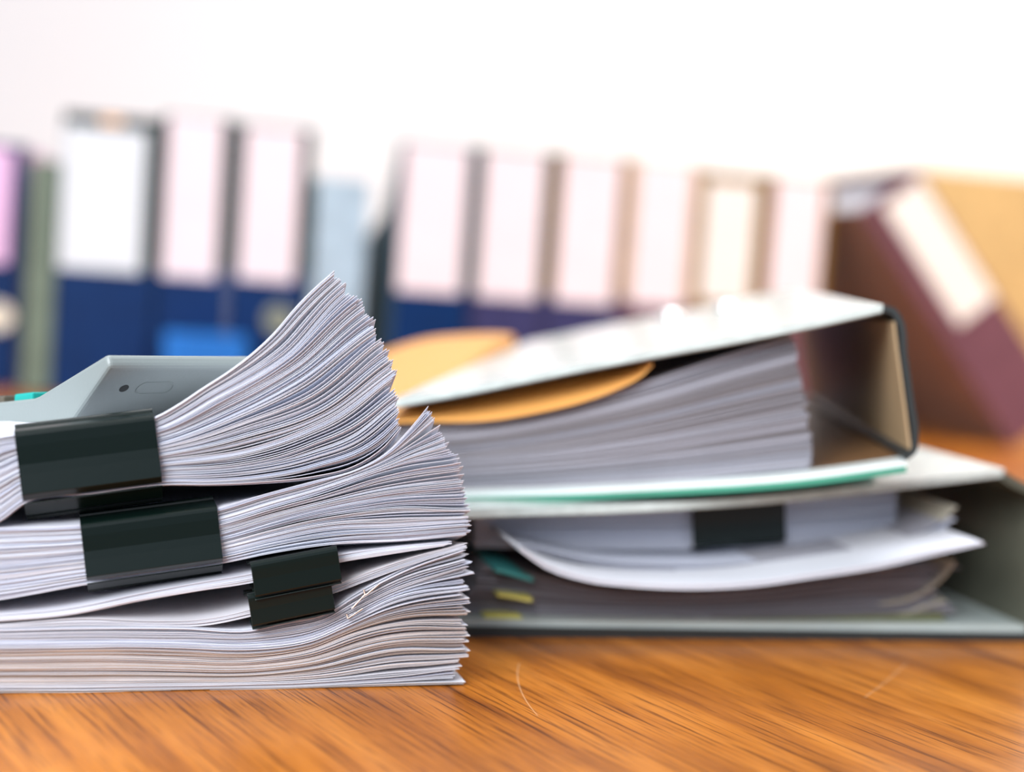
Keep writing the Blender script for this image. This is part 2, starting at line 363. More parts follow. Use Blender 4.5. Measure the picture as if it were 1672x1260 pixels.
# let the sheets of one document stay together: pull them towards their document's middle at the free end
k0 = 0
pull = np.clip((U - 0.55) / 0.45, 0, 1) * 0.5
for sz_ in sizes:
    m_ = TL[k0:k0 + sz_].mean(0); TL[k0:k0 + sz_] = m_ + (TL[k0:k0 + sz_] - m_) * (1 - pull); k0 += sz_
ORD = ['lowest', 'second', 'third', 'fourth', 'fifth', 'sixth', 'seventh', 'eighth', 'ninth', 'tenth', 'eleventh', 'twelfth', 'thirteenth', 'fourteenth', 'fifteenth',
       'sixteenth', 'seventeenth', 'eighteenth', 'nineteenth', 'twentieth', 'twenty-first', 'twenty-second', 'twenty-third', 'twenty-fourth', 'twenty-fifth', 'twenty-sixth',
       'twenty-seventh', 'twenty-eighth', 'twenty-ninth', 'thirtieth', 'thirty-first', 'thirty-second', 'thirty-third', 'thirty-fourth', 'thirty-fifth', 'thirty-sixth', 'thirty-seventh',
       'thirty-eighth', 'thirty-ninth', 'fortieth', 'forty-first', 'forty-second', 'forty-third', 'forty-fourth', 'forty-fifth', 'forty-sixth', 'forty-seventh', 'forty-eighth', 'forty-ninth', 'fiftieth']
k0 = 0
for j, sz_ in enumerate(sizes):
    f_ = (k0 + sz_ / 2) / n_loose
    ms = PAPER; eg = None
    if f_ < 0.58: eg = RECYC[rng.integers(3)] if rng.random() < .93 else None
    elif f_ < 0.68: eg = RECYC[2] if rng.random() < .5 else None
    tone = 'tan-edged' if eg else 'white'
    pos = 'lowest, lying on the wooden table' if j == 0 else ('topmost, under the small clips' if j == len(sizes) - 1 else ORD[j] + ' up from the table')
    D = thing('paper_document', PILE.base(-0.15, 0.1, 0.0005 + TL[k0][30] * 0.02), f'{tone} paper document in the unclipped bottom pile, {pos}', 'document', 'loose documents at the bottom of the pile')
    mm = ms[rng.integers(len(ms))]; tj = max(-.003, min(.0018, rng.normal() * 0.0013)); fj = rng.normal() * 0.0004; cj = abs(rng.normal()) * 0.0016
    for q in range(sz_):
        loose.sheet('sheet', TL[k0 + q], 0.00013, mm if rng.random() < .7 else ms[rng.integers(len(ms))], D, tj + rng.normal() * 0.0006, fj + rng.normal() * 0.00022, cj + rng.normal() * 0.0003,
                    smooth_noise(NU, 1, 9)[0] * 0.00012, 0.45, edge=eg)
    if j in (len(sizes) - 2, len(sizes) - 4):
        # a bent steel staple at the free corner
        runs = [[(574, 993), (597, 969)], [(597, 971), (619, 953)], [(594, 962), (596, 970)]] if j == len(sizes) - 2 else [[(568, 1009), (592, 993)], [(566, 1002), (568, 1009)]]
        V = []; Fc = []
        for p_, q_ in runs:
            a = PILE.sz(*p_, -.0022); b_ = PILE.sz(*q_, -.0022); t_ = (b_ - a) / np.linalg.norm(b_ - a); o_ = np.array([-t_[1], t_[0]]); b0 = len(V); rr = .00038
            for e_ in (a, b_):
                for k in range(8): V.append(PILE.w(e_[0] + o_[0] * rr * math.cos(k * math.pi / 4), -.0022 + rr * math.sin(k * math.pi / 4), e_[1] + o_[1] * rr * math.cos(k * math.pi / 4)))
            Fc += [(b0 + k, b0 + (k + 1) % 8, b0 + 8 + (k + 1) % 8, b0 + 8 + k) for k in range(8)] + [tuple(b0 + k for k in range(8)), tuple(b0 + 15 - k for k in range(8))]
        st = mesh_obj('staple', V, Fc, STEEL, D); st['label'] = 'bent steel staple'
    k0 += sz_

# two thin documents, each held by a small clip
def thin_document(zl, top, bot, n, label, mats):
    Bd = Bundle(PILE, [(0.0, zl, bot), (1.0, zl + 0.0022, top)], uc=0.75, decay=0.06)
    c = top[len(top) // 2]; s, z = PILE.sz(*c)
    D = thing('paper_document', PILE.base(s, 0.1, z), label, 'document', 'thin documents held by small clips')
    build_bundle(Bd, n, D, 0.00018, mats, 0.1, 0.3, tipj=0.0008, fr_amp=0.0002, flat=0.5)
thin_document(0.0205, [(-150, 1022), (0, 1019), (128, 1009), (257, 1013), (328, 1011), (404, 996), (470, 974), (538, 958), (608, 931), (671, 910), (757, 887)],
              [(-150, 1026), (0, 1024), (128, 1020), (257, 1021), (328, 1021), (404, 1007), (470, 990), (538, 970), (608, 944), (671, 921), (760, 894)], 13,
              'thin pale document in the lower of the two small black clips', [PAPER[2], PAPER[2], PAPER[1]])
thin_document(0.0225, [(-150, 1008), (0, 1003), (114, 992), (228, 968), (320, 951), (408, 936), (480, 921), (548, 906), (637, 893), (731, 884)],
              [(-150, 1017), (0, 1014), (114, 1004), (228, 981), (320, 965), (408, 951), (480, 934), (548, 919), (637, 904), (733, 889)], 12,
              'thin white document in the upper of the two small black clips', [PAPER[3], PAPER[0]])

# middle bundle
MIDB = Bundle(PILE, [
    (0.0, 0.027, [(-150, 1000), (0, 980), (140, 955), (250, 938), (364, 920), (440, 904), (546, 889), (666, 882), (764, 872)]),
    (0.33, 0.034, [(-150, 955), (0, 940), (140, 922), (250, 908), (362, 890), (440, 869), (546, 846), (650, 834), (762, 828)]),
    (0.62, 0.042, [(-150, 908), (0, 900), (140, 890), (250, 875), (358, 858), (440, 833), (530, 810), (630, 788), (755, 764)]),
    (0.70, 0.044, [(-150, 898), (0, 890), (140, 882), (250, 868), (357, 851), (440, 826), (530, 800), (620, 772), (738, 742)]),
    (0.88, 0.048, [(-150, 876), (0, 871), (140, 866), (250, 852), (355, 838), (440, 811), (530, 787), (620, 754), (718, 690)]),
    (1.0, 0.051, [(-150, 862), (0, 861), (130, 856), (250, 842), (353, 829), (430, 806), (513, 784), (580, 766), (630, 738), (663, 704), (695, 664)]),
], uc=0.66, decay=0.03, droop=0.012)
D = thing('paper_bundle', PILE.base(-0.15, 0.1, 0.03), 'thick white paper bundle in the middle of the pile, held by a large black clip', 'paper bundle', 'clipped bundles of the foreground pile')
build_bundle(MIDB, 100, D, 0.00021, [PAPER[0], PAPER[1], PAPER[3]], 0.12, 1.0, tipj=0.0010)

# top bundle with the tall fan
TOPB = Bundle(PILE, [
    (0.0, 0.0525, [(-150, 880), (0, 853), (37, 825), (150, 808), (266, 793), (340, 793), (420, 790), (513, 781), (580, 764), (630, 731), (652, 704)]),
    (0.18, 0.057, [(-150, 852), (0, 828), (35, 803), (150, 788), (264, 774), (340, 769), (420, 758), (513, 738), (580, 714), (649, 664)]),
    (0.40, 0.063, [(-150, 817), (0, 797), (32, 777), (150, 763), (260, 747), (340, 733), (420, 712), (513, 676), (580, 638), (640, 598)]),
    (0.68, 0.070, [(-150, 772), (0, 758), (29, 744), (150, 730), (256, 717), (330, 692), (400, 660), (480, 607), (550, 558), (609, 524)]),
    (1.0, 0.077, [(-150, 718), (0, 711), (24, 707), (150, 694), (250, 681), (292, 658), (329, 633), (365, 610), (402, 583), (447, 542), (480, 503), (509, 473), (543, 443)]),
], uc=0.60, decay=0.032, droop=0.014)
D = thing('paper_bundle', PILE.base(-0.15, 0.1, 0.055), 'topmost white paper bundle, its sheets fanned up steeply beside a large black clip', 'paper bundle', 'clipped bundles of the foreground pile')
build_bundle(TOPB, 100, D, 0.00023, [PAPER[0], PAPER[1], PAPER[3]], 0.12, 0.9, tipj=0.0009)

G = 'binder clips on the foreground pile'
binder_clip(PILE, [(24, 703), (250, 677), (266, 793), (38, 825)], 'large black binder clip on the topmost fanned bundle', 0.009, 0.0002, 0.0055, G, jaw_bot=.011)
binder_clip(PILE, [(130, 853), (353, 825), (364, 922), (143, 955)], 'large black binder clip on the middle bundle of the pile', 0.013, 0.0002, 0.0034, G, jaw_bot=.010)
binder_clip(PILE, [(402, 961), (538, 940), (541, 993), (409, 1027)], 'small black binder clip, lower of the two on thin documents', 0.014, -0.003, -0.003, G, bulge=0.0004, back=0.0052)
binder_clip(PILE, [(404, 911), (543, 885), (554, 946), (414, 974)], 'small black binder clip, upper of the two on thin documents', 0.014, -0.003, -0.003, G, bulge=0.0004, back=0.0072)

# ---------------------------------------------------------------- calculator on the top bundle
a_s, a_z = PILE.sz(180, 577, 0.007)
A = PILE.w(a_s, 0.007, 0)
ca = math.radians(50); wv = (math.cos(ca), math.sin(ca)); CF = Frame(A, (-math.sin(ca), math.cos(ca)))   # s = length (away from rear), d axis = n
zb = 0.0885
CALCF = Frame(A, (-wv[1], wv[0]))          # s along the length; n = e rotated 90deg = (-e.y, e.x) = (-wv.x, -wv.y): width is -d
cal = thing('calculator', (A[0], A[1], zb), 'grey plastic desktop calculator lying on the topmost paper bundle', 'calculator')
hz = a_z - zb
prof = [(0.002, zb + hz), (0.0, zb + hz - .0045), (0.022, zb), (0.03, zb - .004), (0.05, zb - .008), (0.15, zb - .014), (0.152, zb + .004), (0.15, zb + .008), (0.046, zb + hz * .44), (0.042, zb + hz * .47)]
WID = 0.075
mesh_obj('body', *prism_vf(CALCF, prof, 0.0, -WID), CALC, cal, bevel=0.0016, segs=3)
def calc_box(name, s0, s1, w0, w1, h, m, lift=0.0):
    zt = lambda s: zb + hz * .44 + (zb + .008 - zb - hz * .44) * (s - .046) / (.15 - .046)
    poly = [(s0, zt(s0) - .0005), (s1, zt(s1) - .0005), (s1, zt(s1) + h), (s0, zt(s0) + h)]
    return mesh_obj(name, *prism_vf(CALCF, poly, -w0, -w1), m, cal, bevel=0.0006)
for r_ in range(5):
    for c_ in range(4):
        s0 = 0.052 + r_ * 0.019; w0 = 0.004 + c_ * 0.0138
        k_ = calc_box('key', s0, s0 + .012, w0, w0 + .0105, .0026, KEYTEAL if r_ == 0 else KEYBROWN)
        if r_ == 0: k_['label'] = 'teal key'
sl = [(0.008, zb + hz - (0.006 / .04) * hz * .53 + .0002), (0.036, zb + hz - (.034 / .04) * hz * .53 + .0002)]
mesh_obj('display', *prism_vf(CALCF, [sl[0], sl[1], (sl[1][0], sl[1][1] - .001), (sl[0][0], sl[0][1] - .001)], -.006, -.056), LCD, cal)
# screw hole and battery-cover outline on the slanted rear panel
pa = np.array([0.0, zb + hz - .0045]); pb = np.array([0.022, zb]); pd = pb - pa; pn = np.array([-(pd[1]), pd[0]]) / np.linalg.norm(pd) * -1
def on_panel(wd, v, out): q = pa + pd * v + (-1) * np.array([pd[1] * -1, pd[0]]) / np.linalg.norm(pd) * out; return CALCF.w(q[0], -wd, q[1])
V = [on_panel(.0115 + .0017 * math.cos(k * math.pi / 10), .36 + .0017 / np.linalg.norm(pd) * math.sin(k * math.pi / 10), o_) for o_ in (0.00012, -0.0006) for k in range(20)]
mesh_obj('screw_hole', V, [tuple(range(20))] + [(k, (k + 1) % 20, 20 + (k + 1) % 20, 20 + k) for k in range(20)], DARKHOLE, cal)
V = []; Fc = []
out_ = [(.024 + .008 * (1 if math.cos(a) > 0 else -1) * .55 + .003 * math.cos(a), .36 + .003 / np.linalg.norm(pd) * math.sin(a)) for a in [k * math.pi / 16 + .01 for k in range(32)]]
inn_ = [(.024 + .008 * (1 if math.cos(a) > 0 else -1) * .55 + .0027 * math.cos(a), .36 + .0027 / np.linalg.norm(pd) * math.sin(a)) for a in [k * math.pi / 16 + .01 for k in range(32)]]
V = [on_panel(a, b, .00025) for a, b in out_] + [on_panel(a, b, .00025) for a, b in inn_] + [on_panel(a, b, -.0003) for a, b in out_] + [on_panel(a, b, -.0003) for a, b in inn_]
for k in range(32):
    j = (k + 1) % 32; Fc += [(k, j, 32 + j, 32 + k), (k, 64 + k, 64 + j, j), (32 + k, 32 + j, 96 + j, 96 + k)]
mesh_obj('battery_cover_outline', V, Fc, CALC, cal)

# the calculator follows the slope of the bundle it lies on
for o_ in cal.children:
    for v in o_.data.vertices: v.co.z += -0.15 * np.dot(np.array(v.co) - A, CALCF.e)

# ---------------------------------------------------------------- the two binders lying behind the pile
def board(fr, name, top, th, d0, d1, m, parent, lift=0.0, bevel=0.0006):
    p = np.array(top); n = len(p); nd = 5; ds = np.linspace(d0, d1, nd)
    return mesh_obj(name, *slab_vf(fr, p, th, ds, (lambda i, d: lift * (d - d0) / (d1 - d0)) if lift else None), m, parent)
def dome(fr, s, d, z, r, m, parent, name='rivet'):
    V = []; Fc = []; K = 20; J = 6
    for j in range(J):
        a = j / (J - 1) * math.pi / 2
        for k in range(K): V.append(fr.w(s + r * math.cos(a) * math.cos(2 * math.pi * k / K), d + r * math.cos(a) * math.sin(2 * math.pi * k / K), z + r * .8 * math.sin(a)))
    for j in range(J - 1):
        for k in range(K): Fc.append((j * K + k, j * K + (k + 1) % K, (j + 1) * K + (k + 1) % K, (j + 1) * K + k))
    Fc.append(tuple(range(K)))
    return mesh_obj(name, V, Fc, m, parent, smooth=True)
# lower binder
sR = LOW.sz(1672, 1046)[0]
lowb = thing('lever_arch_binder', LOW.base(-0.13, 0.15, 0), 'large binder with pale wall sheen painted on its cover, lying open end forward on the table, under another binder', 'binder', 'binders lying behind the paper pile')
bot = np.array([(s, 0.004) for s in np.linspace(-0.285, sR + .006, 24)])
board(LOW, 'cover', bot, 0.004, 0.0, 0.318, DARKB, lowb)
board(LOW, 'lining', [(s, 0.0068) for s in np.linspace(-0.283, sR + .004, 24)], 0.0028, 0.002, 0.316, DULLINE, lowb)
topp = px_path(LOW, [(560, 842), (700, 836), (780, 831), (1000, 824), (1280, 806), (1480, 784), (1640, 765)], 0.0, 30)
board(LOW, 'cover', topp, 0.0034, 0.0, 0.318, COVER_SHEEN, lowb)
board(LOW, 'lining', topp - [0, .0034], 0.0008, 0.002, 0.316, CREAM, lowb)
zs = topp[-1]
sp = np.array([(zs[0], zs[1] - .001), (zs[0] + .006, zs[1] - .004), (sR + .0065, zs[1] - .012), (sR + .008, 0.04), (sR + .007, 0.008), (sR + .005, 0.003)])
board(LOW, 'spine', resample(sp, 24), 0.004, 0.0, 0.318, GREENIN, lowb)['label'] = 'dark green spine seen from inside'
# contents of the lower binder
def stack(fr, name, label, cat, guides, n, th, mats, d0, d1, s_noise=0.6, group=None, jit=0.001, base_z=None, endj=0.002, sheetname='sheet'):
    P = [(t, px_path(fr, pts, d0, 36)) for t, pts in guides]; ts = [p[0] for p in P]; A_ = np.array([p[1] for p in P])
    m0 = A_.mean(0).mean(0); D = thing(name, fr.base(m0[0], d0 + .1, A_[0][:, 1].min()), label, cat, group)
    g = np.exp(rng.normal(size=n) * s_noise); c = np.cumsum(g); c = (c - g * .5) / c[-1]
    for i in range(n):
        q = np.stack([[np.interp(c[i], ts, A_[:, k, ax]) for ax in range(2)] for k in range(36)])
        ej = rng.normal() * endj; kx = np.linspace(0, 1, 36) ** 2
        q[:, 0] += ej * kx
        mesh_obj(sheetname, *slab_vf(fr, q, th, np.linspace(d0, d1, 4), None, rng.normal() * jit * np.ones(36)), mats[rng.integers(len(mats))], D)
    return D
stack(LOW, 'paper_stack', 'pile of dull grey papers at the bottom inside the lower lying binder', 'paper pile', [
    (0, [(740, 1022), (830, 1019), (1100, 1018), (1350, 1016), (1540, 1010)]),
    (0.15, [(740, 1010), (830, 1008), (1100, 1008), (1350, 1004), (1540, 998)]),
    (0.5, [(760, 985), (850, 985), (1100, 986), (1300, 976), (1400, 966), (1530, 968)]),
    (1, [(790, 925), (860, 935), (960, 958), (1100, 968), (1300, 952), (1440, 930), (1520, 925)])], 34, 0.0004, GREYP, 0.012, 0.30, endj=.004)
stack(LOW, 'folder', 'dark olive folder lying flat under the grey papers in the lower binder', 'folder', [
    (0, [(800, 1019), (1100, 1018), (1400, 1016), (1545, 1013)]), (1, [(800, 1009), (1100, 1009), (1400, 1006), (1545, 1000)])], 3, 0.0008, [OLIVE], 0.008, 0.30, endj=.001)
stack(LOW, 'paper_document', 'bright white document sagging across the opening of the lower binder', 'document', [
    (0, [(850, 900), (890, 928), (960, 950), (1030, 958), (1120, 962), (1220, 958), (1330, 943), (1440, 926), (1530, 905), (1604, 888)]),
    (1, [(850, 893), (890, 919), (960, 942), (1030, 951), (1120, 954), (1220, 950), (1330, 935), (1440, 918), (1530, 897), (1604, 884)])], 6, 0.0003, [PAPER[3]], -0.022, 0.19, endj=.0005, jit=.0004)
stack(LOW, 'paper_document', 'bluish-white document between the clipped bundle and sagging white document', 'document', [
    (0, [(850, 893), (900, 906), (960, 920), (1100, 931), (1220, 928), (1330, 914), (1440, 898), (1510, 882)]),
    (1, [(850, 886), (900, 898), (960, 911), (1100, 921), (1220, 918), (1330, 904), (1440, 886), (1510, 866), (1550, 846)])], 8, 0.0003, [PAPER[1], GREYP[2]], 0.006, 0.24, endj=.003)
D = stack(LOW, 'paper_bundle', 'bluish-white paper bundle with black clip inside the lower lying binder', 'paper bundle', [
    (0, [(776, 893), (900, 895), (1130, 897), (1300, 891), (1462, 880)]), (1, [(776, 838), (900, 834), (1130, 826), (1300, 817), (1464, 802)])], 44, 0.0003, [PAPER[1], PAPER[0]], 0.028, 0.25, s_noise=.3, jit=.0003, endj=.0006)
binder_clip(LOW, [(1127, 824), (1279, 813), (1280, 888), (1130, 897)], 'black binder clip on the bundle inside the lower lying binder', 0.02, 0.0, 0.0, None, bulge=.0006, d_at=0.026)
for i, (pts, m_, lb) in enumerate([
    ([(812, 966), (835, 969), (850, 972), (868, 975)], YELLOW, 'yellow index card poking from grey papers in lower binder, upper one'),
    ([(790, 1003), (810, 1002), (830, 1003), (850, 1004)], YELLOW, 'yellow index card poking from grey papers in lower binder, lower one'),
    ([(808, 925), (825, 929), (850, 936), (870, 943)], TEALC, 'teal card at left end of papers in lower binder')]):
    tag(mesh_obj('index_card', *slab_vf(LOW, px_path(LOW, pts, 0.006, 16), 0.0016, [0.004, 0.05, 0.11]), m_), lb, 'card', 'index cards in the lower binder')
for i, (pts, lb) in enumerate([
    ([(1380, 905), (1450, 893), (1510, 868), (1545, 842), (1562, 826)], 'curled cream sheet behind white document, upper one near the spine'),
    ([(1440, 985), (1490, 975), (1520, 958), (1545, 936), (1558, 915)], 'curled cream sheet under the white document near the spine'),
    ([(1440, 1006), (1480, 1000), (1515, 988), (1545, 980)], 'curled cream sheet lowest by the dark green spine')]):
    tag(mesh_obj('loose_sheet', *slab_vf(LOW, px_path(LOW, pts, 0.01, 20), 0.0007, [0.01, 0.06, 0.16])), lb, 'sheet', 'curled sheets near the spine of the lower binder') if False else \
    tag(mesh_obj('loose_sheet', *slab_vf(LOW, px_path(LOW, pts, 0.01, 20), 0.0007, [0.01, 0.06, 0.16]), CREAM), lb, 'sheet', 'curled sheets near the spine of the lower binder')

# upper binder
uppb = thing('lever_arch_binder', UPP.base(-.08, .15, 0.06), 'large binder with pale wall reflection painted on its cover, tilted on top of the lower binder, spine to the right', 'binder', 'binders lying behind the paper pile')
ubot = px_path(UPP, [(540, 812), (660, 808), (760, 804), (900, 800), (1100, 790), (1300, 776), (1480, 752)], 0.0, 30)
board(UPP, 'cover', ubot - [0, .0022], 0.0026, 0.0, 0.318, GREENB, uppb)['label'] = 'green lower cover'
board(UPP, 'edge_strip', ubot, 0.0022, 0.0005, 0.014, LINING, uppb)['label'] = 'pale front edge of the lower cover'
board(UPP, 'lining', ubot, 0.0022, 0.0142, 0.316, BROWN_FLARE, uppb)
utop = px_path(UPP, [(540, 682), (650, 652), (750, 634), (860, 612), (960, 592), (1060, 573), (1200, 548), (1330, 522), (1442, 497)], 0.0, 30)
LIFT = 0.006
def loft_vf(fr, curves, th):
    """a board through several (depth, path) curves"""
    m = len(curves[0][1]); K = len(curves); V = []
    for d, p in curves:
        for s_, z_ in p: V += [fr.w(s_, d, z_), fr.w(s_, d, z_ - th)]
    ix = lambda j, i, b: (j * m + i) * 2 + b; Fc = []
    for j in range(K - 1):
        for i in range(m - 1):
            Fc += [(ix(j, i, 0), ix(j, i + 1, 0), ix(j + 1, i + 1, 0), ix(j + 1, i, 0)), (ix(j, i, 1), ix(j + 1, i, 1), ix(j + 1, i + 1, 1), ix(j, i + 1, 1))]
        for i in (0, m - 1): Fc.append((ix(j, i, 0), ix(j + 1, i, 0), ix(j + 1, i, 1), ix(j, i, 1)))
    for j in (0, K - 1):
        for i in range(m - 1): Fc.append((ix(j, i, 0), ix(j, i, 1), ix(j, i + 1, 1), ix(j, i + 1, 0)))
    return V, Fc
sl0 = UPP.sz(628, 656, 0)[0]; sl1 = UPP.sz(862, 548, .318)[0]
def cover_curves(off, d0, d1):
    out = []
    for k in range(7):
        d = d0 + (d1 - d0) * k / 6; a_ = sl0 + (sl1 - sl0) * d / .318; ss = np.linspace(a_, utop[-1, 0], 30)
        out.append((d, np.stack([ss, np.interp(ss, utop[:, 0], utop[:, 1]) + off + LIFT * d / .318], 1)))
    return out
mesh_obj('cover', *loft_vf(UPP, cover_curves(0, 0, .318), .0030), COVER_SHEEN, uppb)
mesh_obj('lining', *loft_vf(UPP, cover_curves(-.0030, .002, .316), .0008), LINING, uppb)
so = px_path(UPP, [(1442, 497), (1462, 503), (1474, 520), (1482, 580), (1492, 650), (1500, 715), (1497, 738), (1480, 752)], 0.0, 30)
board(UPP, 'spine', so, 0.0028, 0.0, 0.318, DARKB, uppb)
si = px_path(UPP, [(1462, 525), (1466, 560), (1474, 620), (1482, 680), (1489, 735)], 0.0, 30)
board(UPP, 'spine_lining', si, 0.0010, 0.001, 0.317, SPINE_FLARE, uppb)['label'] = 'lining inside the spine, warm flare painted in brown'
for px_, py_, dd in ((1097, 527, .23), (1187, 524, .20)):
    # rivets on the upper cover
    s, z = UPP.sz(px_, py_, dd); zz = np.interp(s, utop[:, 0], utop[:, 1]) + LIFT * dd / .318
    dome(UPP, s, dd, zz, 0.0085, CHROME, uppb)['label'] = 'shiny steel rivet'
# lever-arch compressor inside the binder, behind the papers
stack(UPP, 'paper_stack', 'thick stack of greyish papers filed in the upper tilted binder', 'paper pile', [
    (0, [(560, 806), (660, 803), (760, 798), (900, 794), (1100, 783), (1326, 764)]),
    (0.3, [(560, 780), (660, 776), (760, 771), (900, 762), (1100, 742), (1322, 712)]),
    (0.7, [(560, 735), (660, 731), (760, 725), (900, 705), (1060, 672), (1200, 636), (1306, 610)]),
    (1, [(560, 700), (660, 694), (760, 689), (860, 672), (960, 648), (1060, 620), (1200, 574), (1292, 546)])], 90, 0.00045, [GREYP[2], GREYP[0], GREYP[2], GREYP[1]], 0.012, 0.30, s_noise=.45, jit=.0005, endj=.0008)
fc0 = px_path(UPP, [(520, 690), (600, 688), (680, 685), (800, 682), (880, 669), (950, 652), (1010, 630), (1050, 608), (1066, 592)], 0.006, 90)
fc1 = px_path(UPP, [(560, 604), (600, 586), (650, 565), (700, 552), (760, 546), (820, 545), (870, 551), (910, 561)], 0.29, 90)
fcs = []
for d in [0.006, 0.010, 0.015, 0.021, 0.028] + [0.036 + .254 * q / 44 for q in range(45)]:
    # the card bulges up against the cover just behind its front edge, then runs out at the open side
    x = (d - .006) / .284; p = fc0 * (1 - x) + fc1 * x
    lid = np.interp(p[:, 0], utop[:, 0], utop[:, 1]) + LIFT * d / .318 - .0050
    up_ = min(1, (d - .006) / .030); p[:, 1] = p[:, 1] * (1 - up_) + np.maximum(p[:, 1], lid) * up_
    a_ = sl0 + (sl1 - sl0) * d / .318
    k = np.clip((p[:, 0] - a_ + .004) / .004, 0, 1); k = k * k * (3 - 2 * k)
    p[:, 1] = p[:, 1] * (1 - k) + np.minimum(p[:, 1], lid) * k; fcs.append((d, p))
tag(mesh_obj('folder', *loft_vf(UPP, fcs, .0012), ORANGE, smooth=False), 'orange card folder under the cover of the upper tilted binder', 'folder')

# ---------------------------------------------------------------- the row of standing binders
def colour(name, c, r=0.5): return mat(name, c, r, spec=0.15, noise=0.02 if 'label' in name else 0.12, nscale=40)
NAVY = colour('navy_cloth', (0.0005, 0.021, 0.095)); NAVY_FLARE = colour('navy_flare_cloth', (0.035, 0.035, 0.105)); PLUM_FLARE = colour('plum_flare_cloth', (0.115, 0.055, 0.085))  # purplish navy and plum have the warm flare mixed into the colour
MAROON_FLARE = colour('brown_plum_flare_cloth', (0.13, 0.055, 0.075)); UMBER_FLARE = colour('umber_flare_cloth', (0.27, 0.15, 0.11)); BOTTLE = colour('bottle_green_board', (0.004, 0.018, 0.016)); OLIVE_FLARE = colour('olive_flare_board', (0.06, 0.065, 0.03))  # brown-plum, umber and olive paint the warm flare onto the right-hand binders
GOLD_FLARE = colour('ochre_flare_board', (0.20, 0.11, 0.02)); BEIGE_FLARE = colour('beige_flare_board', (0.55, 0.42, 0.30)); SLATE = colour('slate_blue_board', (0.05, 0.09, 0.11))  # ochre and beige carry flare tint as board colour
LILAC = colour('lilac_label', (0.80, 0.50, 0.74)); PINKW = colour('pinkish_white_label', (0.73, 0.64, 0.68)); BLUEW = colour('bluish_white_label', (0.62, 0.67, 0.71)); CREAMW = colour('cream_label', (0.72, 0.69, 0.66))
RINGM = mat('olive_ring', (0.20, 0.22, 0.17), 0.4, noise=0.1); RINGC = mat('cream_ring', (0.75, 0.68, 0.55), 0.4, noise=0.05); HOLE = DARKHOLE
GREYGREEN = colour('grey_green_board', (0.13, 0.17, 0.13))
def ring_vf(fr, s, z, d, R_, r_):
    V = []; Fc = []; K = 24; J = 8
    for k in range(K):
        for j in range(J):
            a = 2 * math.pi * k / K; b = 2 * math.pi * j / J; q = R_ + r_ * math.cos(b)
            V.append(fr.w(s + q * math.cos(a), d + r_ * math.sin(b), z + q * math.sin(a)))
    for k in range(K):
        for j in range(J): Fc.append((k * J + j, ((k + 1) % K) * J + j, ((k + 1) % K) * J + (j + 1) % J, k * J + (j + 1) % J))
    return V, Fc
